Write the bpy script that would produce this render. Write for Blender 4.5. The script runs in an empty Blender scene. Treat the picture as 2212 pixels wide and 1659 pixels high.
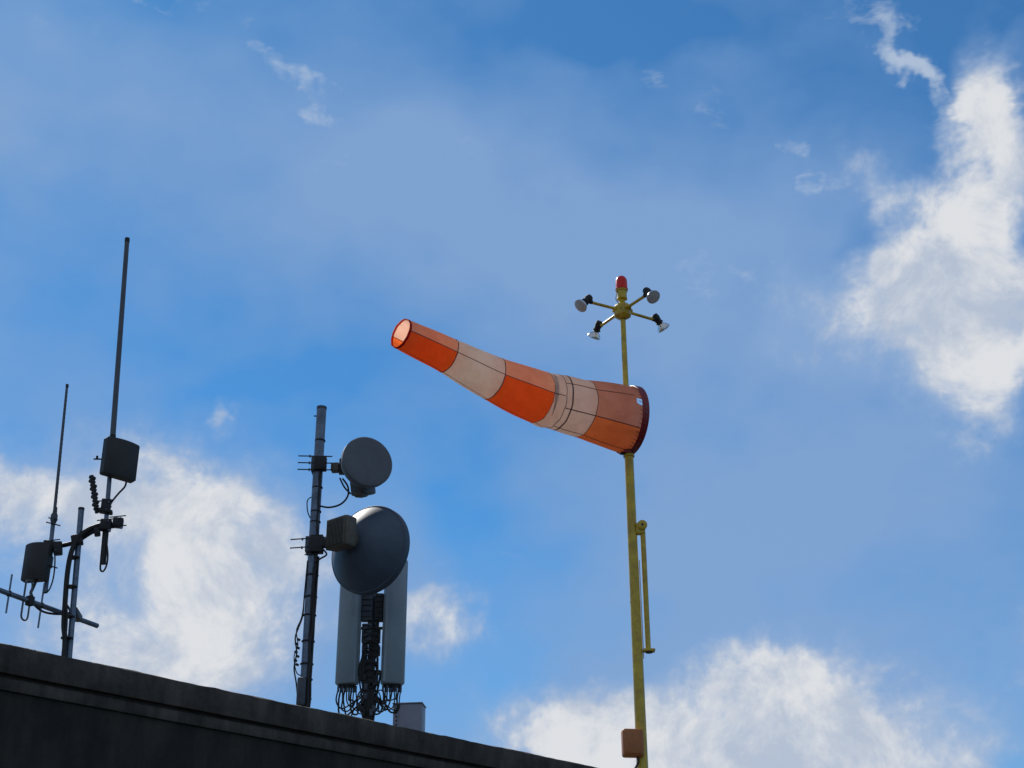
import bpy, bmesh, math, random
from mathutils import Matrix, Vector, Euler
random.seed(7)
rad=math.radians
scene=bpy.context.scene
scene.view_settings.view_transform='Standard'
scene.view_settings.look='None'
scene.view_settings.exposure=0

# ------------------------------------------------------------------ materials
def mat(name,col,rough=.6,metal=0.,var=.25,vscale=6.,bump=.1,bscale=40.,col2=None,coat=0.,trans=0.):
    m=bpy.data.materials.new(name); m.use_nodes=True
    nt=m.node_tree; N=nt.nodes; Lk=nt.links
    b=N['Principled BSDF']
    tc=N.new('ShaderNodeTexCoord')
    n=N.new('ShaderNodeTexNoise'); n.inputs['Scale'].default_value=vscale; n.inputs['Detail'].default_value=8; n.inputs['Roughness'].default_value=.65
    Lk.new(tc.outputs['Object'],n.inputs['Vector'])
    r=N.new('ShaderNodeValToRGB'); Lk.new(n.outputs['Fac'],r.inputs['Fac'])
    c2=col2 if col2 else tuple(c*(1-var) for c in col)
    r.color_ramp.elements[0].position=.35; r.color_ramp.elements[0].color=(*c2,1)
    r.color_ramp.elements[1].position=.65; r.color_ramp.elements[1].color=(*col,1)
    Lk.new(r.outputs['Color'],b.inputs['Base Color'])
    b.inputs['Roughness'].default_value=rough; b.inputs['Metallic'].default_value=metal
    b.inputs['Coat Weight'].default_value=coat
    if trans: b.inputs['Transmission Weight'].default_value=trans
    if bump>0:
        n2=N.new('ShaderNodeTexNoise'); n2.inputs['Scale'].default_value=bscale; n2.inputs['Detail'].default_value=5
        Lk.new(tc.outputs['Object'],n2.inputs['Vector'])
        bp=N.new('ShaderNodeBump'); bp.inputs['Strength'].default_value=bump; bp.inputs['Distance'].default_value=.01
        Lk.new(n2.outputs['Fac'],bp.inputs['Height']); Lk.new(bp.outputs['Normal'],b.inputs['Normal'])
    return m

def fabric(name,col,tcol,tw=.6):
    m=bpy.data.materials.new(name); m.use_nodes=True
    nt=m.node_tree; N=nt.nodes; Lk=nt.links; N.clear()
    o=N.new('ShaderNodeOutputMaterial'); mx=N.new('ShaderNodeMixShader'); mx.inputs[0].default_value=tw
    d=N.new('ShaderNodeBsdfDiffuse'); t=N.new('ShaderNodeBsdfTranslucent')
    tc=N.new('ShaderNodeTexCoord'); n=N.new('ShaderNodeTexNoise'); n.inputs['Scale'].default_value=3.0; n.inputs['Detail'].default_value=9; n.inputs['Roughness'].default_value=.65
    Lk.new(tc.outputs['Object'],n.inputs['Vector'])
    for sh,c in ((d,col),(t,tcol)):
        r=N.new('ShaderNodeValToRGB'); r.color_ramp.elements[0].position=.3; r.color_ramp.elements[1].position=.6
        r.color_ramp.elements[0].color=(c[0]*.86,c[1]*.80,c[2]*.76,1); r.color_ramp.elements[1].color=(*c,1)
        Lk.new(n.outputs['Fac'],r.inputs['Fac']); Lk.new(r.outputs['Color'],sh.inputs['Color'])
    n2=N.new('ShaderNodeTexNoise'); n2.inputs['Scale'].default_value=5; n2.inputs['Detail'].default_value=4; n2.inputs['Distortion'].default_value=.6
    Lk.new(tc.outputs['Object'],n2.inputs['Vector'])
    bp=N.new('ShaderNodeBump'); bp.inputs['Strength'].default_value=.6; bp.inputs['Distance'].default_value=.04
    Lk.new(n2.outputs['Fac'],bp.inputs['Height'])
    Lk.new(bp.outputs['Normal'],d.inputs['Normal']); Lk.new(bp.outputs['Normal'],t.inputs['Normal'])
    Lk.new(d.outputs[0],mx.inputs[1]); Lk.new(t.outputs[0],mx.inputs[2]); Lk.new(mx.outputs[0],o.inputs['Surface'])
    return m

M={}
M['galv']=mat('galvanised_steel',(.17,.215,.29),.42,.6,.4,9,.15,60)
M['galvdull']=mat('weathered_steel',(.10,.115,.145),.6,.4,.4,12,.2,60)
M['black']=mat('black_rubber',(.014,.014,.016),.6,0,.4,10,.2,50)
M['clamp']=mat('dark_clamp_steel',(.03,.03,.034),.55,.4,.4,14,.2,50)
M['fibre']=mat('fibreglass_grey',(.085,.10,.13),.5,0,.25,5,.08,60)
M['dgrey']=mat('dark_grey_plastic',(.027,.028,.031),.6,0,.35,5,.15,30)
M['radome']=mat('grey_radome',(.12,.135,.165),.6,0,.2,3,.05,20)
M['dishmetal']=mat('painted_dish',(.07,.10,.15),.58,.1,.25,3,.05,20)
M['panel']=mat('panel_paint',(.24,.31,.37),.42,0,.16,2,.04,20,coat=.15)
M['radio']=mat('radio_cast_aluminium',(.13,.115,.095),.6,.2,.3,8,.2,50)
M['yellow']=mat('yellow_paint',(.66,.48,.02),.36,0,.35,7,.12,45,col2=(.42,.27,.015),coat=.25)
M['jbox']=mat('orange_plastic_box',(.46,.16,.045),.5,0,.25,6,.08,40)
M['redring']=mat('red_frame_paint',(.26,.010,.018),.45,0,.3,8,.1,40)
M['redlens']=mat('red_beacon_lens',(.85,.006,.004),.35,0,.1,8,0,40,trans=.15)
M['silver']=mat('lamp_reflector',(.75,.76,.78),.18,.9,.15,10,.05,40)
M['lens']=mat('lamp_lens_glass',(.85,.87,.9),.12,0,.1,20,.35,70,trans=.5)
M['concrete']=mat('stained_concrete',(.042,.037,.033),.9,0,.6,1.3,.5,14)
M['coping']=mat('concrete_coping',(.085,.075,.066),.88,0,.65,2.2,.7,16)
M['roof']=mat('bitumen_roof',(.07,.07,.07),.9,0,.3,2,.3,30)
M['asphalt']=mat('asphalt',(.045,.045,.045),.9,0,.3,.6,.3,30)
M['cab']=mat('cabinet_grey_paint',(.26,.265,.33),.5,0,.15,5,.05,30)
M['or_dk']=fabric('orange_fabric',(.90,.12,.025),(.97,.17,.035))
M['or_lt']=fabric('pale_orange_fabric',(.84,.42,.27),(.95,.54,.37))  # paler orange, upper half of the two tail bands
M['or_up']=fabric('salmon_orange_upper',(.66,.35,.25),(.74,.41,.30))  # pale salmon, upper half of the mouth band
M['or_md']=fabric('mid_orange_fabric',(.86,.25,.08),(.92,.30,.10))  # mid orange, lower half of the mouth band
M['wh']=fabric('white_fabric',(.74,.66,.59),(.88,.79,.71))
M['seam']=fabric('seam_tape',(.22,.15,.14),(.20,.13,.12),.35)
M['hem']=fabric('red_hem_tape',(.5,.03,.03),(.6,.04,.03),.4)

# vertical rain staining on the concrete
for k in ('concrete','coping'):
    m=M[k]; nt=m.node_tree; N=nt.nodes; Lk=nt.links; b=N['Principled BSDF']
    src=b.inputs['Base Color'].links[0].from_socket
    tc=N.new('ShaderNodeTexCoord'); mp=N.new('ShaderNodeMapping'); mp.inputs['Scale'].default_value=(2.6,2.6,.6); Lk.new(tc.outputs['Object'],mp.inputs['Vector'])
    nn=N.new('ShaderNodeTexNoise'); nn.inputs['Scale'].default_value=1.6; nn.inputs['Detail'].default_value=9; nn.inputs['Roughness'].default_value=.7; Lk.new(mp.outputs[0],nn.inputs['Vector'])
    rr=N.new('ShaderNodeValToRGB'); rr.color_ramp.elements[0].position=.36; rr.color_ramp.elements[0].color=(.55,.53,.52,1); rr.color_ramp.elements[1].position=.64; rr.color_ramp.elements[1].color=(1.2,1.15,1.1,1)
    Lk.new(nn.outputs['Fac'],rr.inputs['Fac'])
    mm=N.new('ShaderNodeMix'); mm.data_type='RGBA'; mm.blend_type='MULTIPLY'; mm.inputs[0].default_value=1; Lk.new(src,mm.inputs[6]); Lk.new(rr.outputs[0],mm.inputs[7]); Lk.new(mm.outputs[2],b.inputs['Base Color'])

# ------------------------------------------------------------------ geometry
class Part:
    def __init__(s): s.v=[]; s.f=[]; s.mi=[]; s.mats=[]
    def _m(s,m):
        m=M[m]
        if m not in s.mats: s.mats.append(m)
        return s.mats.index(m)
    def add(s,vs,fs,m):
        o=len(s.v); s.v+= [Vector(v) for v in vs]; k=s._m(m)
        for f in fs: s.f.append([i+o for i in f]); s.mi.append(k)
        return s
    def tube(s,pts,r,m,seg=14,smooth=0):
        pts=[Vector(p) for p in pts]
        if smooth and len(pts)>2:
            q=[]
            for i in range(len(pts)-1):
                p0=pts[max(i-1,0)];p1=pts[i];p2=pts[i+1];p3=pts[min(i+2,len(pts)-1)]
                for k in range(smooth):
                    t=k/smooth
                    q.append(.5*((2*p1)+(-p0+p2)*t+(2*p0-5*p1+4*p2-p3)*t*t+(-p0+3*p1-3*p2+p3)*t**3))
            q.append(pts[-1]); pts=q
        n=len(pts)
        rs=r if isinstance(r,(list,tuple)) else [r]*n
        if len(rs)!=n: rs=[rs[0]+(rs[-1]-rs[0])*i/(n-1) for i in range(n)]
        vs=[];fs=[]
        d0=(pts[1]-pts[0]).normalized()
        up=Vector((0,0,1)) if abs(d0.z)<.9 else Vector((1,0,0))
        a=d0.cross(up).normalized()
        for i,p in enumerate(pts):
            d=(pts[min(i+1,n-1)]-pts[max(i-1,0)]).normalized()
            a=(a-d*a.dot(d)).normalized(); b=d.cross(a)
            for k in range(seg):
                t=2*math.pi*k/seg
                vs.append(p+(a*math.cos(t)+b*math.sin(t))*rs[i])
        for i in range(n-1):
            for k in range(seg):
                k2=(k+1)%seg
                fs.append((i*seg+k,i*seg+k2,(i+1)*seg+k2,(i+1)*seg+k))
        fs.append(tuple(range(seg-1,-1,-1))); fs.append(tuple((n-1)*seg+k for k in range(seg)))
        return s.add(vs,fs,m)
    def rev(s,o,axis,prof,m,seg=48,closed=False):
        """surface of revolution: prof = [(dist along axis, radius)]"""
        o=Vector(o); ax=Vector(axis).normalized()
        up=Vector((0,0,1)) if abs(ax.z)<.9 else Vector((1,0,0))
        a=ax.cross(up).normalized(); b=ax.cross(a)
        vs=[];fs=[];n=len(prof)
        for (h,r) in prof:
            for k in range(seg):
                t=2*math.pi*k/seg
                vs.append(o+ax*h+(a*math.cos(t)+b*math.sin(t))*max(r,.0005))
        for i in range(n-1+(1 if closed else 0)):
            j=(i+1)%n
            for k in range(seg):
                k2=(k+1)%seg
                fs.append((i*seg+k,i*seg+k2,j*seg+k2,j*seg+k))
        if not closed:
            fs.append(tuple(range(seg-1,-1,-1))); fs.append(tuple((n-1)*seg+k for k in range(seg)))
        return s.add(vs,fs,m)
    def box(s,c,size,m,rz=0,rx=0,ry=0,bev=.01,segs=2):
        bm=bmesh.new(); bmesh.ops.create_cube(bm,size=1)
        bmesh.ops.scale(bm,vec=size,verts=bm.verts)
        if bev>0: bmesh.ops.bevel(bm,geom=list(bm.edges),offset=min(bev,min(size)*.45),segments=segs,profile=.5,affect='EDGES')
        Rm=Euler((rx,ry,rz)).to_matrix()
        bm.verts.index_update()
        vs=[Rm@v.co+Vector(c) for v in bm.verts]; fs=[[v.index for v in f.verts] for f in bm.faces]
        bm.free()
        return s.add(vs,fs,m)
    def make(s,name,parent,base,ang=35,recalc=True):
        me=bpy.data.meshes.new(name); base=Vector(base)
        me.from_pydata([v-base for v in s.v],[],s.f)
        for m in s.mats: me.materials.append(m)
        for p,k in zip(me.polygons,s.mi): p.material_index=k
        me.update()
        if recalc:
            bm=bmesh.new(); bm.from_mesh(me); bmesh.ops.recalc_face_normals(bm,faces=bm.faces); bm.to_mesh(me); bm.free()
        me.shade_smooth(); me.set_sharp_from_angle(angle=rad(ang))
        ob=bpy.data.objects.new(name,me); scene.collection.objects.link(ob)
        if parent: ob.parent=parent
        else: ob.location=base
        return ob
def empty(name,loc):
    e=bpy.data.objects.new(name,None); e.location=loc; e.empty_display_size=.3
    scene.collection.objects.link(e); return e

# ------------------------------------------------------------------ ground + building
g=Part(); g.add([(-1500,-1500,0),(1500,-1500,0),(1500,1500,0),(-1500,1500,0)],[(0,1,2,3)],'asphalt'); g.make('ground',None,(0,0,0))

u=Vector((.6867,.7270,0)); nb=Vector((-.7270,.6867,0))   # along the wall, and back over the roof
E0=Vector((-5.34,14.44,0))
bb=E0.copy()
bld=empty('concrete_building',bb)
def wallblock(part,s0,s1,d0,d1,z0,z1,m,bev=.012):
    c=E0+u*((s0+s1)/2)+nb*((d0+d1)/2)+Vector((0,0,(z0+z1)/2))
    part.box(c,(s1-s0,d1-d0,z1-z0),m,rz=math.atan2(u.y,u.x),bev=bev)
SL,SR,DB=-11.,18.,11.
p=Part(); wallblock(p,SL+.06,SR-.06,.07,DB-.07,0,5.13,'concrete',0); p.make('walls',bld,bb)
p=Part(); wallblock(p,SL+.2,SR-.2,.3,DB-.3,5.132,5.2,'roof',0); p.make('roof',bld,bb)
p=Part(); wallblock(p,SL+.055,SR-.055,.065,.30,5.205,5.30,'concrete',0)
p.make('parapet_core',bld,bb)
# weathered coping: one long cast run with a slightly uneven arris
def runs(part,d0,d1,z0,z1,m,amp,step=.12):
    n=int((SR-SL)/step); vs=[];fs=[]
    for i in range(n+1):
        s=SL+(SR-SL)*i/n; j=lambda a=amp: random.uniform(-a,a)
        wv=.006*math.sin(s*1.7)+.004*math.sin(s*4.1+1)
        prof=[(d0+.004,z0),(d0,z0+.012),(d0+j(amp*.4),z1-.02),(d0+.012+j(),z1-.006+j()),(d0+.03,z1+wv+j(amp*.5)),(d1,z1+wv),(d1,z0)]
        for (dd,z) in prof: vs.append(E0+u*s+nb*dd+Vector((0,0,z)))
    k=7
    for i in range(n):
        for q in range(k):
            q2=(q+1)%k; fs.append((i*k+q,i*k+q2,(i+1)*k+q2,(i+1)*k+q))
    fs.append(tuple(range(k))); fs.append(tuple(n*k+q for q in range(k-1,-1,-1)))
    part.add(vs,fs,m)
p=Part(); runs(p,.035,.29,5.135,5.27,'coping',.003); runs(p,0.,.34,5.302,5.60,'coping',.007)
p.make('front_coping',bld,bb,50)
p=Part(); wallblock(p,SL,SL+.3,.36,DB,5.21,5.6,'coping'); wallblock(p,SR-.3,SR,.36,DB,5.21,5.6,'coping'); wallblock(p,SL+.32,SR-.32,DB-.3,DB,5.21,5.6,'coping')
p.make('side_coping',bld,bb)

# ------------------------------------------------------------------ left antenna mast
Y=15.6; ab=Vector((-4.95,Y,5.2)); A=empty('radio_antenna_mast',ab)
p=Part(); p.tube([(-4.945,Y,5.2),(-5.06,Y,7.51)],.034,'galv',20); p.tube([(-5.06,Y,7.505),(-5.0605,Y,7.53)],.037,'clamp',16)
p.box((-4.945,Y,5.215),(.22,.22,.03),'galvdull'); p.make('mast_pole',A,ab)
p=Part()
p.tube([(-4.80,Y,8.42),(-4.94,Y,11.17)],[.034,.029],'fibre',18); p.tube([(-4.939,Y,11.165),(-4.942,Y,11.225)],.032,'black',16)
p.tube([(-4.73,Y,6.9),(-4.80,Y,8.43)],.027,'galv',18)
p.tube([(-4.727,Y,6.84),(-4.745,Y,7.38)],.036,'black',16); p.tube([(-4.792,Y,8.30),(-4.801,Y,8.46)],.036,'clamp',16)
p.make('tall_whip_antenna',A,ab)
p=Part()
p.tube([(-5.37,Y,7.46),(-5.44,Y,9.12)],[.019,.015],'fibre',12)
for i in range(26):
    z=7.6+i*.057; x=-5.37-.07*(z-7.46)/1.66
    p.tube([(x,Y,z),(x,Y,z+.02)],.0188-.003*(i/26),'fibre',10)
p.tube([(-5.437,Y,9.10),(-5.4405,Y,9.14)],.018,'black',10)
p.rev((-5.366,Y,7.34),(0,0,1),[(0,.028),(.04,.04),(.10,.04),(.13,.026),(.2,.022)],'galvdull',16)
p.tube([(-5.34,Y,6.50),(-5.368,Y,7.36)],.025,'galv',16)
p.tube([(-5.44,Y-.03,7.345),(-5.27,Y-.03,7.30)],.008,'clamp',8)
p.tube([(-5.42,Y-.03,7.40),(-5.31,Y-.03,7.37)],.008,'clamp',8)
p.make('short_whip_antenna',A,ab)
p=Part()
p.tube([(-5.42,Y+.02,7.05),(-5.2,Y+.02,7.08),(-5.06,Y,7.12),(-4.9,Y-.02,7.22),(-4.72,Y-.02,7.30),(-4.56,Y-.02,7.335)],.027,'clamp',14,6)
for (x,z,w,h) in [(-5.36,7.06,.14,.09),(-5.26,7.02,.10,.15),(-5.05,7.12,.13,.12),(-4.74,7.30,.13,.13),(-4.60,7.33,.12,.11),(-4.765,7.55,.11,.14),(-4.76,7.47,.16,.04),(-4.83,7.22,.07,.09)]:
    p.box((x,Y-.03,z),(w,.11,h),'clamp',rz=.2,ry=random.uniform(-.25,.25),bev=.015)
for (x,z) in [(-5.33,7.1),(-5.3,7.0),(-4.74,7.35),(-4.72,7.24),(-4.6,7.39),(-4.58,7.27),(-4.76,7.59),(-4.78,7.5)]:
    p.tube([(x-.1,Y-.06,z),(x+.09,Y-.06,z+.02)],.007,'clamp',6)
    p.tube([(x+.03,Y-.08,z-.02),(x+.045,Y-.08,z-.02)],.014,'galv',6)
p.make('side_arm',A,ab)
p=Part(); a0=Vector((-4.985,Y-.02,7.93)); a1=Vector((-4.865,Y-.02,7.46)); p.tube([a0,a1],.024,'black',8)
for i in range(9):
    q=a0.lerp(a1,.06+.85*i/8); p.box(q+Vector((.005*(-1)**i,0,0)),(.075,.05,.036),'black',ry=.30,bev=.006)
p.make('lightning_arrestor',A,ab)
p=Part()
def curved_box(part,c,w,d,h,rz,m,bulge=.05,n=10):
    c=Vector(c); Rm=Euler((0,0,rz)).to_matrix(); vs=[];fs=[]
    pr=[]
    for i in range(n+1):
        t=-1+2*i/n; pr.append((t*w/2,-d/2-bulge*(1-t*t)))
    pr+= [(w/2,d/2),(-w/2,d/2)]
    k=len(pr)
    lv=[(-h/2,.93),(-h/2+.015,1),(h/2-.015,1),(h/2,.93)]
    for z,sc in lv:
        for x,y in pr: vs.append(c+Rm@Vector((x*sc,y*sc,z)))
    for j in range(3):
        for i in range(k): fs.append((j*k+i,j*k+(i+1)%k,(j+1)*k+(i+1)%k,(j+1)*k+i))
    fs.append(tuple(range(k-1,-1,-1))); fs.append(tuple(3*k+i for i in range(k)))
    part.add(vs,fs,m)
curved_box(p,(-4.675,Y-.02,8.13),.43,.09,.47,rad(44),'dgrey',.04)
p.tube([(-4.98,Y-.05,8.13),(-4.84,Y-.02,8.14)],.01,'clamp',8); p.tube([(-4.94,Y-.05,8.14),(-4.94,Y-.05,8.17)],.014,'clamp',6)
p.box((-4.79,Y+.0,8.14),(.09,.1,.14),'clamp',rz=.6)
p.make('flat_antenna_upper',A,ab)
p=Part()
curved_box(p,(-5.455,Y-.08,6.83),.30,.10,.44,rad(-12),'dgrey',.05)
p.box((-5.34,Y-.03,6.86),(.07,.09,.14),'clamp'); p.tube([(-5.34,Y-.1,6.80),(-5.21,Y-.1,6.76)],.008,'clamp',6)
p.make('flat_antenna_lower',A,ab)
p=Part()
p.tube([(-4.56,Y-.04,7.86),(-4.57,Y-.04,7.78),(-4.63,Y-.04,7.70),(-4.70,Y-.03,7.6),(-4.74,Y-.03,7.5)],.012,'black',8,6)
p.tube([(-4.72,Y-.03,7.15),(-4.675,Y-.03,6.95),(-4.672,Y-.03,6.82),(-4.70,Y-.03,6.745),(-4.735,Y-.03,6.76),(-4.745,Y-.03,6.84)],.011,'black',8,6)
p.tube([(-4.80,Y-.04,7.3),(-4.93,Y-.05,7.24),(-5.04,Y-.06,7.12),(-5.09,Y-.06,6.95),(-5.10,Y-.06,6.7),(-5.08,Y-.06,6.35),(-5.06,Y-.06,6.1),(-5.02,Y-.05,5.85),(-5.01,Y-.05,5.25)],.03,'black',12,6)
p.tube([(-5.0,Y-.07,7.22),(-5.06,Y-.09,7.0),(-5.085,Y-.09,6.5),(-5.02,Y-.09,6.1),(-5.0,Y-.08,5.25)],.014,'black',8,6)
p.tube([(-5.28,Y-.1,7.0),(-5.25,Y-.1,6.85),(-5.24,Y-.1,6.65),(-5.27,Y-.1,6.5),(-5.33,Y-.1,6.46)],.009,'black',8,6)
p.tube([(-5.42,Y-.12,6.62),(-5.44,Y-.15,6.5),(-5.40,Y-.3,6.40),(-5.36,Y-.3,6.32)],.018,'black',8,6)
for z in (6.9,6.55,6.2,5.95):
    x=-4.945-.115*(z-5.2)/2.31-.03; p.tube([(x,Y-.035,z),(x,Y-.035,z+.015)],.07,'black',14)
p.make('coax_cables',A,ab)
p=Part(); b0=Vector((-6.05,13.94,6.3)); b1=Vector((-4.98,16.1,6.3)); bd=(b1-b0).normalized()
b2=b1+bd*.18
p.tube([b0,b2],.029,'galv',14)
def onb(x): 
    t=(x-b0.x)/(b1.x-b0.x); return b0.lerp(b1,t)
for x,hl in [(-5.95,.20),(-5.74,.205),(-5.53,.22),(-5.31,.26)]:
    q=onb(x)+Vector((0,0,0)); p.tube([q-Vector((0,0,hl)),q+Vector((0,0,hl))],.011,'galv',8); p.box(q,(.05,.05,.06),'clamp',bev=.008)
q=onb(-5.41); w=bd*.05; lp=[]
for sgn in (1,-1):
    for k in range(7):
        t=math.pi*k/6; lp.append(q+w*math.cos(t)*sgn*1.0+Vector((0,0,sgn*(.18+.05*math.sin(t)))))
lp.append(lp[0]); p.tube(lp,.011,'fibre',8)
p.box(onb(-5.385)+Vector((0,-.02,0)),(.08,.07,.11),'black',rz=1.1)
p.tube([onb(-5.38),onb(-5.3)+Vector((0,0,-.06)),onb(-5.2)+Vector((0,0,-.035)),onb(-5.1)+Vector((0,-.05,.03)),(-5.09,Y-.03,6.36),(-5.08,Y-.05,6.2)],.013,'black',8,6)
p.box((-5.02,Y+.2,6.3),(.08,.36,.08),'clamp',rz=.1); p.make('yagi_antenna',A,ab)

# ------------------------------------------------------------------ microwave mast
Y=18.1; mx_=-2.68; bb2=Vector((mx_,Y,5.2)); B=empty('microwave_dish_mast',bb2)
p=Part(); p.tube([(mx_,Y,5.2),(mx_,Y,9.96)],.068,'galv',28); p.tube([(mx_,Y,9.94),(mx_,Y,9.975)],.072,'galvdull',24)
p.box((mx_,Y,5.215),(.34,.34,.03),'galvdull'); p.box((mx_-.03,Y-.09,5.93),(.11,.1,.36),'galvdull',bev=.02)
p.tube([(mx_-.1,Y-.02,9.83),(mx_-.05,Y-.02,9.83)],.01,'clamp',8)
p.make('mast_pole',B,bb2)
n=Vector((.46,-.888,0)).normalized(); C=Vector((-1.965,17.85,9.045))
p=Part()
p.rev(C,n,[(.0,0),(.004,.16),(.002,.32),(-.006,.352),(-.02,.362)],'radome',64)
p.rev(C,n,[(-.02,.363),(-.09,.36),(-.17,.33),(-.26,.27),(-.33,.18),(-.37,.12),(-.44,.10)],'radome',64)
p.make('small_dish',B,bb2,40)
p=Part(); H=C-n*.40
p.box(H+Vector((.08,.00,-.20)),(.26,.26,.30),'radome',rz=-.55,rx=.25,bev=.03)
p.box(H+Vector((.07,-.04,-.36)),(.13,.16,.08),'radio',rz=-.55,rx=.25,bev=.02)
p.box(H+Vector((-.05,-.02,.03)),(.17,.17,.17),'radio',rz=-.4); p.box(H+Vector((-.19,-.04,.05)),(.12,.14,.20),'clamp',rz=.1); p.box(H+Vector((-.30,-.05,.03)),(.11,.12,.12),'radio',rz=-.1)
p.box((mx_+.04,Y-.06,9.09),(.16,.12,.20),'clamp'); p.box((mx_-.06,Y+.01,9.09),(.06,.2,.22),'galvdull')
for dz in (-.10,0.,.10):
    p.tube([(mx_-.27,Y-.08,9.10+dz),(mx_+.2,Y-.09,9.085+dz)],.009,'clamp',8)
    p.tube([(mx_-.12,Y-.08,9.095+dz),(mx_-.10,Y-.08,9.095+dz)],.02,'galv',6)
p.make('small_dish_mount',B,bb2)
d=Vector((.50,.866,0)).normalized(); C2=Vector((-1.975,18.36,7.965))
p=Part(); pr=[]
for i in range(17):
    r=.10+.50*i/16; pr.append((-.36+.36*(r/.60)**2-.0,r))
outer=pr+[(.0,.612),(.015,.622),(.10,.622),(.105,.615)]
inner=[(.12,.0005),(.118,.30),(.108,.60)]
p.rev(C2,d,[(-.37,.0005),(-.37,.09)]+outer+inner[::-1],'dishmetal',80)
p.make('large_dish',B,bb2,30)
hub=C2-d*.37
p=Part()
p.rev(hub-d*.08,d,[(0,.09),(.02,.12),(.07,.12),(.1,.10)],'radio',28)
rc=hub-d*.16+Vector((-.045,0,.06)); rz=math.atan2(.77,.64)
dr=Vector((.64,.77,0))
p.box(rc,(.20,.38,.42),'radio',rz=rz,bev=.03)
for i in range(13):
    off=-.16+.32*i/12
    side=Vector((-dr.y,dr.x,0)); p.box(rc-dr*.105+side*off,(.04,.010,.38),'radio',rz=rz,bev=.003)
p.make('radio_unit',B,bb2)
p=Part()
p.box((mx_+.05,Y-.06,7.92),(.18,.14,.24),'clamp'); p.box((mx_+.17,Y-.08,7.93),(.16,.10,.12),'clamp',rz=.1); p.box((mx_+.27,Y-.04,7.95),(.16,.14,.2),'clamp',rz=.5); p.box((mx_-.07,Y+.0,7.92),(.06,.2,.22),'galvdull')
for z in (7.99,7.87):
    p.tube([(mx_-.30,Y-.09,z-.01),(mx_+.2,Y-.1,z+.02)],.009,'clamp',8); p.tube([(mx_-.15,Y-.09,z-.005),(mx_-.13,Y-.09,z-.004)],.02,'galv',6)
p.tube([(mx_-.1,Y-.08,7.77),(mx_+.1,Y-.09,7.79)],.009,'clamp',8)
p.make('large_dish_mount',B,bb2)
p=Part()
p.tube([(-2.32,Y-.1,8.85),(-2.24,Y-.12,8.72),(-2.24,Y-.12,8.58),(-2.33,Y-.12,8.47),(-2.48,Y-.11,8.43),(-2.62,Y-.09,8.46)],.013,'black',8,8)
p.tube([(-2.36,Y-.1,8.86),(-2.29,Y-.12,8.72),(-2.20,Y-.12,8.62)],.012,'black',8,8)
def wob(x,y,z0,z1,r,amp=.012,n=10):
    pts=[]
    for i in range(n+1):
        t=i/n; pts.append((x+random.uniform(-amp,amp),y+random.uniform(-amp,amp)*.5,z0+(z1-z0)*t))
    return pts
p.tube(wob(mx_+.045,Y-.065,9.02,7.8,.012),.012,'black',8,4)
p.tube(wob(mx_+.050,Y-.075,7.85,5.22,.02,.012,12),.019,'black',10,4)
p.tube(wob(mx_+.072,Y-.055,7.75,5.22,.02,.010,12),.016,'black',10,4)
p.tube(wob(mx_+.035,Y-.080,7.6,5.22,.02,.010,12),.011,'black',8,4)
p.tube([(mx_-.06,Y-.06,8.6),(mx_-.11,Y-.06,8.55),(mx_-.10,Y-.06,8.4),(mx_-.06,Y-.06,8.3)],.008,'black',8,5)
p.tube([(-2.74,Y-.04,7.7),(-2.755,Y-.04,7.2),(-2.76,Y-.04,6.95),(-2.80,Y-.04,6.8),(-2.84,Y-.04,6.65),(-2.81,Y-.04,6.45),(-2.83,Y-.04,6.25),(-2.79,Y-.04,6.05),(-2.75,Y-.05,5.8)],.010,'black',8,6)
p.tube([(-2.74,Y-.04,7.4),(-2.77,Y-.04,6.95),(-2.83,Y-.04,6.75),(-2.80,Y-.04,6.55),(-2.84,Y-.04,6.4),(-2.80,Y-.04,6.2),(-2.74,Y-.04,6.15)],.007,'black',8,6)
p.tube([(-2.55,Y-.1,7.85),(-2.48,Y-.12,7.76),(-2.56,Y-.12,7.70),(-2.63,Y-.1,7.66)],.012,'black',8,6)
for i in range(7): p.box((-2.805+.012*(-1)**i,Y-.05,6.62-i*.055),(.045,.03,.03),'black',ry=.4,bev=.005)
for z in (9.45,8.75,8.4,8.25,7.5,7.2,6.95,6.6,6.3,6.1,5.85): p.tube([(mx_+.006,Y-.006,z),(mx_+.006,Y-.006,z+.014)],.075 if z>7.7 else .088,'black',18)
p.make('mast_cables',B,bb2)

# ------------------------------------------------------------------ sector antennas
Y=19.5; cb=Vector((-2.0,Y,5.2)); Cc=empty('cellular_sector_antenna',cb)
def sector(part,cx,cy,w,z0,z1,rz):
    Rm=Euler((0,0,rz)).to_matrix(); pr=[]
    n=18
    for i in range(n+1):
        t=math.pi*(i/n); pr.append((-w/2*math.cos(t),-.045-.10*math.sin(t)**.7 if 0<i<n else -.045))
    pr+=[(w/2-.005,.05),(-w/2+.005,.05)]
    k=len(pr); lv=[(z0,.90),(z0+.02,1),(z1-.02,1),(z1,.90)]; vs=[];fs=[]
    for z,sc in lv:
        for x,y in pr: vs.append(Vector((cx,cy,z))+Rm@Vector((x*sc,y*sc,0)))
    for j in range(3):
        for i in range(k): fs.append((j*k+i,j*k+(i+1)%k,(j+1)*k+(i+1)%k,(j+1)*k+i))
    fs.append(tuple(range(k-1,-1,-1))); fs.append(tuple(3*k+i for i in range(k)))
    part.add(vs,fs,'panel')
p=Part(); sector(p,-2.30,Y-.02,.31,6.37,8.17,-.35); p.box((-2.30,Y,6.36),(.24,.12,.03),'dgrey'); p.make('panel_antenna_a',Cc,cb,40)
p=Part(); sector(p,-1.68,Y-.02,.32,6.37,8.17,.35); p.box((-1.68,Y,6.36),(.25,.12,.03),'dgrey'); p.make('panel_antenna_b',Cc,cb,40)
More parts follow.
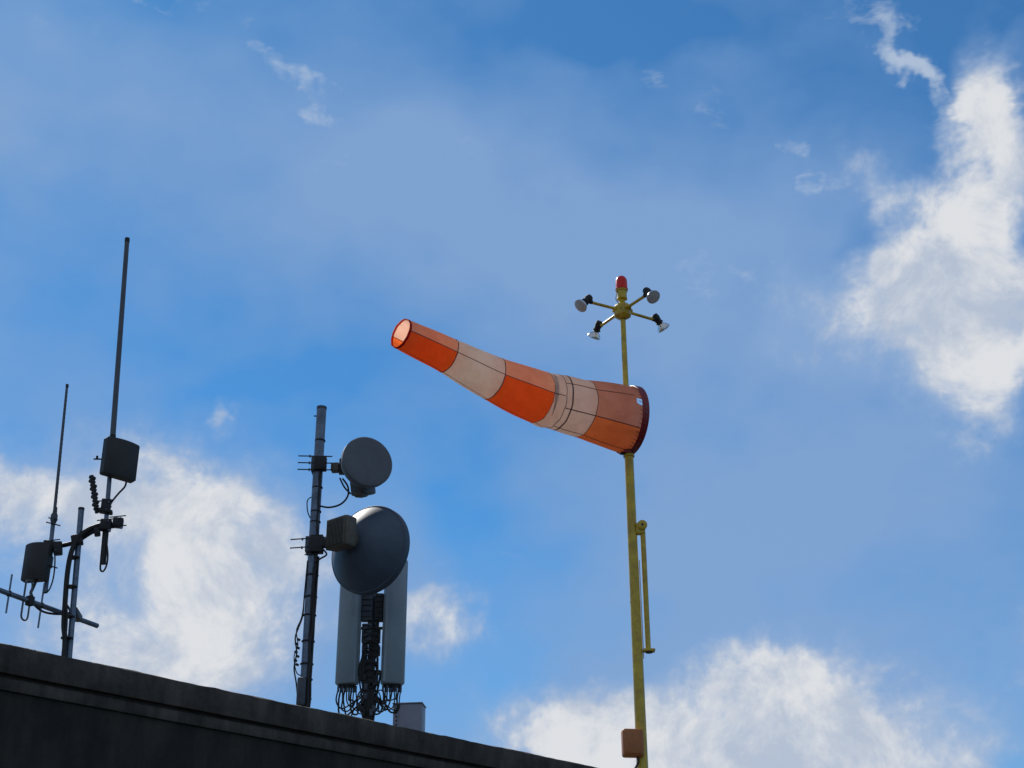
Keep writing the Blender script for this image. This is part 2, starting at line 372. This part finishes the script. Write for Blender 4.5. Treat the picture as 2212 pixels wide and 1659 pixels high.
p=Part(); p.tube([(-1.99,Y+.1,5.2),(-1.99,Y+.1,8.0)],.048,'galv',20); p.box((-1.99,Y+.1,5.215),(.3,.3,.03),'galvdull')
for z in (6.55,7.2,7.9):
    p.box((-1.99,Y+.1,z),(.16,.16,.09),'clamp'); p.tube([(-2.3,Y+.06,z),(-1.68,Y+.06,z)],.022,'clamp',10)
for i,(x,z,w,h) in enumerate([(-2.07,7.5,.16,.44),(-1.90,7.48,.12,.40),(-2.06,7.10,.14,.28),(-1.93,7.08,.12,.22),(-2.08,6.88,.08,.14),(-1.91,6.86,.09,.14),(-2.07,6.62,.12,.18)]):
    p.box((x,Y+.0,z),(w,.12,h),'dgrey' if i%2 else 'galvdull',bev=.015)
    for k in range(5): p.box((x,Y-.063,z-h*.38+h*.76*k/4),(w*.8,.012,.012),'clamp',bev=.002)
p.make('support_pole',Cc,cb)
p=Part()
for cx in (-2.30,-1.68):
    for i in range(9):
        x=cx-.12+.24*i/8; y=Y-.04+random.uniform(-.04,.04)
        p.tube([(x,y,6.36),(x,y,6.27)],.015,'galvdull',8)
        sx=1 if cx<-2 else -1
        zl=6.03+random.uniform(-.12,.14)
        p.tube([(x,y,6.30),(x+random.uniform(-.02,.02),y-.02,6.16),(x+sx*random.uniform(0,.06),y-.03,zl),(x+sx*.10,y-.03,zl-.02),(cx+sx*random.uniform(.12,.22),y-.02,zl+.12),(-1.99+random.uniform(-.05,.05),Y-.02,6.0+random.uniform(-.1,.35)),(-1.99+random.uniform(-.07,.07),Y+.02,5.5)],random.choice([.009,.011,.013]),'black',8,6)
for i in range(22):
    x=-1.99+random.uniform(-.13,.13)
    p.tube([(x,Y-.02,random.uniform(6.5,7.5)),(x+random.uniform(-.06,.06),Y-.07,6.5),(x*.5-1.99*.5+random.uniform(-.10,.10),Y-.06,6.15),(-1.99+random.uniform(-.09,.09),Y-.03,5.3)],random.choice([.012,.016,.02]),'black',8,6)
for i in range(8):
    zc=6.4+.1*i; p.tube([(-1.99-.12,Y-.05,zc),(-1.99-.02,Y-.10,zc+.07),(-1.99+.11,Y-.07,zc+.02),(-1.99+.04,Y-.06,zc-.10)],.008,'black',6,6)
for i in range(12): p.box((-2.03+random.uniform(-.09,.15),Y-.08,5.95+random.uniform(0,.6)),(.05,.05,.09),'clamp' if i%3 else 'galvdull',bev=.008)
p.make('feeder_cables',Cc,cb)

# equipment cabinet
cb2=Vector((-1.43,19.55,5.2)); K=empty('equipment_cabinet',cb2)
p=Part(); p.box((-1.44,19.6,5.66),(.40,.30,.88),'cab',rz=-.12,bev=.012); p.box((-1.44,19.6,6.112),(.42,.32,.018),'cab',rz=-.12,bev=.005)
p.box((-1.42,19.44,5.62),(.30,.012,.7),'cab',rz=-.12,bev=.004)
for i in range(9): p.box((-1.608,19.462,5.6+.055*i),(.016,.01,.02),'clamp',rz=-.12,bev=0)
p.make('housing',K,cb2)
p=Part(); p.box((-2.22,19.4,5.5),(.24,.3,.56),'cab',rz=.2,bev=.02)
jb=empty('rooftop_junction_box',Vector((-2.22,19.4,5.2))); p.box((-2.22,19.4,5.79),(.27,.33,.02),'galvdull',rz=.2,bev=.005); p.make('casing',jb,Vector((-2.22,19.4,5.2)))

# ------------------------------------------------------------------ windsock
X=2.05; Y=23.; wb=Vector((X,Y,5.2)); Wd=empty('windsock',wb)
p=Part()
p.tube([(X,Y,5.2),(X,Y,11.24)],[.096,.079],'yellow',32)
p.rev((X,Y,11.24),(0,0,1),[(0,.079),(.01,.100),(.05,.100),(.06,.07),(.09,.062)],'yellow',28)
p.tube([(X,Y,11.3),(X,Y,12.55),(X,Y,13.98)],[.055,.052,.048],'yellow',24)
p.box((X,Y,5.22),(.5,.5,.04),'yellow'); 
for z in (8.6,): p.tube([(X,Y,z),(X,Y,z+.02)],.090,'yellow',28)
p.make('pole',Wd,wb)
p=Part()
p.tube([(X+.18,Y-.02,7.80),(X+.18,Y-.02,9.86)],.045,'yellow',18); p.box((X+.19,Y-.02,7.78),(.20,.14,.045),'yellow',bev=.01); p.tube([(X+.19,Y-.02,7.74),(X+.19,Y-.02,7.77)],.06,'clamp',12)
p.box((X+.14,Y-.02,9.90),(.16,.12,.20),'yellow',bev=.02); p.rev((X+.17,Y-.12,9.95),(0,1,0),[(0,.07),(.01,.085),(.06,.085),(.07,.07)],'yellow',24)
p.rev((X+.17,Y-.135,9.95),(0,1,0),[(0,.02),(.03,.02)],'clamp',8); p.box((X+.10,Y-.0,8.5),(.012,.03,1.7),'yellow',bev=.003)
p.make('hinge_stay',Wd,wb)
p=Part(); p.box((X-.15,Y-.10,6.25),(.34,.20,.44),'jbox',rz=.12,bev=.045,segs=4); p.box((X-.15,Y-.205,6.25),(.26,.02,.36),'jbox',rz=.12,bev=.008)
p.tube([(X-.08,Y-.12,6.04),(X-.07,Y-.13,5.95),(X-.12,Y-.13,5.86),(X-.17,Y-.12,5.76),(X-.12,Y-.1,5.5),(X-.09,Y-.05,5.25)],.018,'black',10,6)
p.make('electrical_box',Wd,wb)
p=Part()
p.rev((X,Y,14.0),(0,0,1),[(0,.05),(.03,.115),(.06,.155),(.10,.165),(.24,.165),(.28,.14),(.33,.07),(.36,.05),(.43,.045)],'yellow',10)
for k in range(10):
    a=2*math.pi*k/10; p.tube([(X+.172*math.cos(a),Y+.172*math.sin(a),14.15),(X+.172*math.cos(a),Y+.172*math.sin(a),14.2)],.018,'yellow',6)
p.rev((X,Y,14.40),(0,0,1),[(0,.05),(.02,.098),(.05,.092),(.17,.092),(.19,.112),(.21,.112)],'yellow',24)
p.tube([(X-.06,Y-.06,14.3),(X-.12,Y-.07,14.38),(X-.1,Y-.07,14.5),(X-.08,Y-.05,14.56)],.007,'black',6,6)
p.make('lamp_hub',Wd,wb,25)
p=Part(); p.rev((X,Y,14.612),(0,0,1),[(0,.095),(.005,.118),(.02,.118),(.03,.110),(.20,.108),(.24,.095),(.275,.068),(.297,.034),(.302,.004)],'redlens',32); p.make('red_beacon',Wd,wb)
p=Part()
for dx,dy,dr_ in [(-.87,-.49,.0),(.54,-.84,.0),(-.54,.84,.0),(.87,.49,.0)]:
    h=Vector((dx,dy,0)).normalized(); c=Vector((X,Y,14.18))
    p.tube([c+h*.12,c+h*.70+Vector((0,0,-.01))],.028,'yellow',14)
    j=c+h*.72; ax=(h*.66+Vector((0,0,-.75))).normalized()
    p.tube([j-h*.05,j+h*.05],.042,'black',12)
    q=j+Vector((0,0,.10))-h*.02
    p.rev(q,ax,[(0,.045),(.015,.065),(.05,.065),(.055,.072),(.10,.072),(.105,.065),(.17,.060),(.175,.076),(.20,.076)],'black',20)
    p.rev(q,ax,[(.195,.05),(.22,.058),(.25,.088),(.28,.112),(.31,.126),(.33,.130)],'silver',28)
    p.rev(q,ax,[(.328,.129),(.337,.124),(.35,.094),(.358,.045),(.36,.002)],'lens',28)
p.make('flood_lamps',Wd,wb)

# ---- sock body
hd0=Vector((-.92,-.39,0)).normalized()
c0=Vector((2.075,22.97,11.94))
ctrl=[(c0+hd0*.01,.605),(Vector((1.215,22.45,11.94)),.505),(Vector((.682,22.135,11.94)),.470),(Vector((.449,22.0,11.945)),.457),
      (Vector((-.338,21.33,11.99)),.368),(Vector((-1.06,20.71,12.11)),.292),(Vector((-1.79,20.09,12.20)),.246)]
def cr(p0,p1,p2,p3,t): return .5*((2*p1)+(p2-p0)*t+(2*p0-5*p1+4*p2-p3)*t*t+(3*p1-p0-3*p2+p3)*t**3)
def centre(w):
    i=min(int(w),5); t=w-i; g=lambda k: ctrl[max(0,min(6,k))]
    P_=[g(i-1),g(i),g(i+1),g(i+2)]
    if i==0: P_[0]=(ctrl[0][0]*2-ctrl[1][0],ctrl[0][1]*2-ctrl[1][1])
    if i==5: P_[3]=(ctrl[6][0]*2-ctrl[5][0],ctrl[6][1]*2-ctrl[5][1])
    return cr(*[q[0] for q in P_],t),cr(*[q[1] for q in P_],t)
def frame(w):
    a,_=centre(max(0,w-.03)); b,_=centre(min(6,w+.03)); d=(b-a).normalized()
    if w<.6: d=d.lerp(hd0,1-w/.6).normalized()
    sd=Vector((0,0,1)).cross(d).normalized()
    if sd.y>0: sd=-sd
    upv=d.cross(sd)
    if upv.z<0: upv=-upv
    return d,sd,upv
def puff(w,th):
    x=0.
    fr=w-int(w)
    x+=.014*math.sin(math.pi*fr)
    x+=.006*math.sin(5*th+2.3*w+.7)*min(1,w)+.005*math.sin(9*th-4.1*w)
    x+=.012*math.sin(2*th+1.1*w+.4)*(w/6)
    x+=.007*math.sin(3*th-5.3*w+1.4)*min(1,w)
    x+=.008*math.sin(13*th+w*1.7)*math.exp(-abs(w-6)*3)
    x+=.012*math.sin(11*th+.6)*math.exp(-abs(w-2.0)*5)
    for wj in (3,4,5): x+=.006*math.sin(17*th+wj*1.3)*math.exp(-abs(w-wj)*8)
    return x*(min(1,w*3+.1))
def surf(w,th,off=0.):
    c,r=centre(w); d,sd,upv=frame(w)
    r=r*(1+puff(w,th)*1.4)+off
    return c+(sd*math.cos(th)+upv*math.sin(th))*r
NT=144; NW=150
p=Part(); vs=[];fs={k:[] for k in ('or_dk','or_lt','or_up','or_md','wh')}
for i in range(NW+1):
    w=6*i/NW
    for k in range(NT):
        th=2*math.pi*k/NT
        vs.append(surf(w,th))
for i in range(NW):
    wm=6*(i+.5)/NW
    for k in range(NT):
        th=math.degrees(2*math.pi*(k+.5)/NT); th=(th+180)%360-180
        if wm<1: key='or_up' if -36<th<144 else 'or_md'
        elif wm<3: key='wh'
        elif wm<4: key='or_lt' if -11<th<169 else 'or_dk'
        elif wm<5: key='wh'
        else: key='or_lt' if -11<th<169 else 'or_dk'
        if i<4 and 4-(1 if i in (1,2) else 0)<th<14+(2 if i in (1,2) else 0): continue     # open lacing gap at the mouth
        k2=(k+1)%NT
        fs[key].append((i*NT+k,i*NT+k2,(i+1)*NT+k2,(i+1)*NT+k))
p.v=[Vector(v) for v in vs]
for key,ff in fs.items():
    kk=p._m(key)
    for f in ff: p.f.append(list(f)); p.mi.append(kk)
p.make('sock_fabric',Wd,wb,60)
def hoop(part,w,half,m,off=.004,seg=120):
    vs=[];fs=[]
    for k in range(seg):
        th=2*math.pi*k/seg; vs.append(surf(max(w-half,0),th,off)); vs.append(surf(min(w+half,6),th,off))
    for k in range(seg):
        k2=(k+1)%seg; fs.append((2*k,2*k+1,2*k2+1,2*k2))
    part.add(vs,fs,m)
def line(part,w0,w1,thd,halfm,m,off=.004,n=40):
    vs=[];fs=[]
    for i in range(n+1):
        w=w0+(w1-w0)*i/n; _,r=centre(w); a=halfm/r
        vs.append(surf(w,rad(thd)-a,off)); vs.append(surf(w,rad(thd)+a,off))
    for i in range(n): fs.append((2*i,2*i+1,2*i+3,2*i+2))
    part.add(vs,fs,m)
p=Part()
hoop(p,1,.009,'seam'); hoop(p,1.72,.026,'seam'); hoop(p,1.96,.014,'seam',.006); hoop(p,3,.010,'seam'); hoop(p,4,.010,'seam'); hoop(p,5,.010,'seam')
for th in (20,-36,-88,54,99,144,189,234): line(p,.2 if th==20 else .06,1.93,th,.009,'seam',.005)
for th in (-11,79,169,259): line(p,2.0,5.98,th,.007,'seam')
hoop(p,5.975,.022,'hem',.004)
p.make('seams',Wd,wb,60,recalc=False)
p=Part(); R0=.618
p.rev(c0-hd0*.02,hd0,[(-.065,R0),(-.06,R0+.012),(.06,R0+.006),(.065,R0-.004),(.06,R0-.010),(-.06,R0-.010)],'redring',96,closed=True)
sd=Vector((0,0,1)).cross(hd0)
for k in range(40):
    a=2*math.pi*k/40; nn=(sd*math.cos(a)+Vector((0,0,1))*math.sin(a)); q=c0-hd0*.02+nn*(R0+.009)
    p.tube([q-nn*.004,q+nn*.006],.011,'galv',8)
p.make('swivel_hoop',Wd,wb,50)
p=Part()
f=lambda t,r:(sd*math.cos(t)+Vector((0,0,1))*math.sin(t))*r
for k in range(48):
    a=2*math.pi*k/48; b=2*math.pi*(k+.5)/48
    A0=c0+hd0*.03+f(a,R0-.002); B0=c0+hd0*.10+f(b,R0-.018); p.tube([A0,B0],.005,'redring',5)
for k in range(4):
    a=math.pi/4+k*math.pi/2
    p.tube([c0+f(a,R0-.03),c0+hd0*1.0+f(a,.43)],.010,'redring',8)
p.tube([(X,Y,12.50),(X,Y,12.58)],.07,'redring',14); p.tube([(X,Y,11.30),(X,Y,11.40)],.075,'redring',14)
p.box((X-.02,Y-.08,11.35),(.14,.10,.12),'redring'); p.box((X-.10,Y-.05,11.30),(.10,.06,.05),'clamp')
p.make('swivel_cage',Wd,wb)

# ------------------------------------------------------------------ world
SAZ,SEL=rad(-31),rad(44)
w=bpy.data.worlds.new("World"); scene.world=w; w.use_nodes=True
try:
    w.cycles.sampling_method='MANUAL'; w.cycles.sample_map_resolution=256
except Exception as ex: print(ex)
nt=w.node_tree; N=nt.nodes; Lk=nt.links; N.clear()
out=N.new('ShaderNodeOutputWorld'); bg=N.new('ShaderNodeBackground'); Lk.new(bg.outputs[0],out.inputs[0]); bg.inputs['Strength'].default_value=.1
sky=N.new('ShaderNodeTexSky'); sky.sky_type='NISHITA'; sky.sun_disc=False; sky.sun_elevation=SEL; sky.sun_rotation=SAZ
sky.air_density=1.0; sky.dust_density=.1; sky.ozone_density=3.0; sky.altitude=300
tc=N.new('ShaderNodeTexCoord'); D=tc.outputs['Generated']
def math_(op,a,b=None,c=None,clamp=False):
    n=N.new('ShaderNodeMath'); n.operation=op; n.use_clamp=clamp
    for i,x in enumerate((a,b,c)):
        if x is None: continue
        if isinstance(x,(int,float)): n.inputs[i].default_value=x
        else: Lk.new(x,n.inputs[i])
    return n.outputs[0]
def vm(op,a,b):
    n=N.new('ShaderNodeVectorMath'); n.operation=op
    for i,x in enumerate((a,b)):
        if isinstance(x,tuple): n.inputs[i].default_value=x
        else: Lk.new(x,n.inputs[i])
    return n.outputs[0]
def noise(scale,detail,rough,vec=D,dist=0.,col=False,lac=2.):
    n=N.new('ShaderNodeTexNoise'); n.inputs['Scale'].default_value=scale; n.inputs['Detail'].default_value=detail; n.inputs['Roughness'].default_value=rough; n.inputs['Distortion'].default_value=dist; n.inputs['Lacunarity'].default_value=lac
    Lk.new(vec,n.inputs['Vector']); return n.outputs['Color' if col else 'Fac']
def mr(v,a,b,c=0.,d=1.,smooth=True):
    n=N.new('ShaderNodeMapRange'); n.interpolation_type='SMOOTHSTEP' if smooth else 'LINEAR'
    Lk.new(v,n.inputs['Value']); n.inputs['From Min'].default_value=a; n.inputs['From Max'].default_value=b; n.inputs['To Min'].default_value=c; n.inputs['To Max'].default_value=d
    return n.outputs[0]
sp=N.new('ShaderNodeSeparateXYZ'); Lk.new(D,sp.inputs[0])
az=math_('MULTIPLY',math_('ARCTAN2',sp.outputs[0],sp.outputs[1]),.9); el=math_('ARCSINE',sp.outputs[2])
cm=N.new('ShaderNodeCombineXYZ'); Lk.new(az,cm.inputs[0]); Lk.new(el,cm.inputs[1]); AE=cm.outputs[0]
w1=vm('SUBTRACT',noise(9,2,.5,col=True),(.5,.5,.5)); w2=vm('SUBTRACT',noise(34,3,.62,col=True),(.5,.5,.5))
def warp(k1,k2):
    n1=N.new('ShaderNodeVectorMath'); n1.operation='MULTIPLY_ADD'; Lk.new(w1,n1.inputs[0]); n1.inputs[1].default_value=(k1,k1,0); Lk.new(AE,n1.inputs[2])
    n2=N.new('ShaderNodeVectorMath'); n2.operation='MULTIPLY_ADD'; Lk.new(w2,n2.inputs[0]); n2.inputs[1].default_value=(k2,k2,0); Lk.new(n1.outputs[0],n2.inputs[2])
    return n2.outputs[0]
def blobs(lst,vec,r0=.25,r1=1.35):
    acc=None
    for (a,e,rx,ry,ro,st) in lst:
        m=N.new('ShaderNodeMapping'); m.vector_type='TEXTURE'; Lk.new(vec,m.inputs['Vector'])
        m.inputs['Location'].default_value=(a,e,0); m.inputs['Rotation'].default_value=(0,0,rad(ro)); m.inputs['Scale'].default_value=(rx/3100,ry/3100,1000)
        l=N.new('ShaderNodeVectorMath'); l.operation='LENGTH'; Lk.new(m.outputs[0],l.inputs[0])
        v=mr(l.outputs['Value'],r0,r1,st,0.)
        acc=v if acc is None else math_('ADD',acc,v)
    return acc
HZ=[(-.209,.593,700,230,-20,.6),(.033,.56,650,330,-20,.8),(.207,.57,350,260,0,.35),(.244,.363,500,350,0,.95),(.119,.309,350,350,0,.65),
    (-.298,.407,350,250,0,.3),(-.211,.29,650,350,0,.9),(.171,.213,800,250,0,1.0),(-.348,.632,350,180,0,.6),
    (-.046,.380,110,130,0,-.5),(-.395,.545,120,130,0,-.6),(.11,.70,260,70,0,-.6),(-.006,.265,90,150,-20,-.4),(.37,.69,280,110,0,-1.0),(-.19,.45,300,50,15,-.35),(.27,.52,60,150,0,-.3)]
CU=[(.361,.620,90,140,0,.85),(.363,.571,100,140,0,.9),(.29,.565,190,70,-35,.8),(.330,.507,170,180,0,.95),(.318,.452,180,180,0,.85),(.246,.481,220,120,0,.62),(.333,.414,130,130,0,.7),
    (-.319,.373,300,120,0,.72),(-.211,.353,210,140,0,.8),(-.183,.298,210,190,0,.85),(-.284,.299,270,220,0,.6),(-.194,.251,280,130,0,.75),(-.196,.423,35,40,0,.75),(-.051,.274,130,90,0,.75),
    (.047,.224,120,90,0,1.),(.018,.205,200,80,0,.75),(.156,.235,180,110,0,.95),(.187,.203,270,130,0,.9),(.251,.182,230,110,0,.85),(.098,.189,260,80,0,.75),(.31,.23,160,120,0,.35)]
WI=[(.311,.637,150,28,-60,.8),(.29,.66,90,22,-50,.6),(-.169,.644,95,22,-35,.7),(-.014,.613,70,14,15,.5),(.122,.65,90,18,-35,.45),(.161,.636,50,22,-60,.45),(.152,.515,120,28,-10,.5),(.22,.59,80,18,-40,.6),(-.27,.691,90,14,0,.5)]
hz=blobs(HZ,warp(.12,.02),.0,1.5)
hn=noise(5,4,.55)
st0=N.new('ShaderNodeMapping'); Lk.new(D,st0.inputs['Vector']); st0.inputs['Rotation'].default_value=(0,rad(-25),0); st0.inputs['Scale'].default_value=(1,1,1.8)
hn2=noise(9,5,.52,vec=st0.outputs[0])
hz=math_('ADD',hz,math_('MULTIPLY_ADD',hn,1.7,-.85)); hz=math_('ADD',hz,math_('MULTIPLY_ADD',hn2,1.3,-.65))
hza=mr(hz,-.3,1.0,0.08,.92,False)
cub=blobs(CU,warp(.09,.05),0.,1.75)
fb=mr(noise(13,8,.66,dist=.35),.28,.72,0,1,False)
inv=math_('SUBTRACT',1.,fb)
cu=math_('MULTIPLY_ADD',inv,-1.15,cub)
cua=mr(cu,-.18,.72,0,.95)
halo=mr(math_('MULTIPLY_ADD',inv,-.4,cub),-.12,.95,0,.72)
st=N.new('ShaderNodeMapping'); Lk.new(D,st.inputs['Vector']); st.inputs['Rotation'].default_value=(0,rad(35),0); st.inputs['Scale'].default_value=(1,1,2.2)
fw=mr(noise(28,6,.66,vec=st.outputs[0],dist=.5),.3,.7,0,1,False)
wi=math_('SUBTRACT',blobs(WI,warp(.05,.06),.0,2.4),math_('MULTIPLY_ADD',fw,-.85,.85))
wia=mr(wi,-.15,1.0,0,.8)
def mix(f,a,b,bt='MIX'):
    n=N.new('ShaderNodeMix'); n.data_type='RGBA'; n.blend_type=bt
    if isinstance(f,(int,float)): n.inputs[0].default_value=f
    else: Lk.new(f,n.inputs[0])
    for i,x in ((6,a),(7,b)):
        if isinstance(x,tuple): n.inputs[i].default_value=(*x,1)
        else: Lk.new(x,n.inputs[i])
    return n.outputs[2]
base=mix(1.,sky.outputs[0],(.30,.80,1.08),'MULTIPLY')
c=mix(hza,base,(2.25,3.75,6.4))
c=mix(halo,c,(3.6,4.8,6.8))
c=mix(wia,c,(5.0,5.9,7.2))
shade=mr(noise(15,7,.64,dist=.3),.35,.58,0,1)
thick=mr(cu,.0,.6,0,1)
sh2=math_('MULTIPLY',shade,thick,clamp=True)
ccol=mix(sh2,(4.6,5.3,6.5),(7.5,7.6,7.8))
c=mix(cua,c,ccol)
# unseen broken cloud added behind the camera, for neutral fill light from the front
back=math_('MULTIPLY',mr(sp.outputs[1],.45,-.1),mr(hn,.36,.56))
c=mix(math_('MULTIPLY',back,.85),c,(4.0,4.15,4.3))
Lk.new(c,bg.inputs['Color'])

S=Vector((math.sin(SAZ)*math.cos(SEL),math.cos(SAZ)*math.cos(SEL),math.sin(SEL)))
sl=bpy.data.lights.new('sun','SUN'); sl.energy=4.3; sl.angle=rad(.5); sl.color=(1,.95,.87)
so=bpy.data.objects.new('sun',sl); so.location=S*60; so.rotation_euler=S.to_track_quat('Z','Y').to_euler(); scene.collection.objects.link(so)

# ------------------------------------------------------------------ camera
cam=bpy.data.cameras.new('camera'); co=bpy.data.objects.new('camera',cam); scene.collection.objects.link(co); scene.camera=co
cam.sensor_width=36; cam.lens=49.8; cam.clip_end=5000; cam.clip_start=.1
co.matrix_world=Matrix.Translation((0,0,1.6))@Matrix.Rotation(math.pi/2+rad(25.7325),4,'X')@Matrix.Rotation(-.0047,4,'Z')
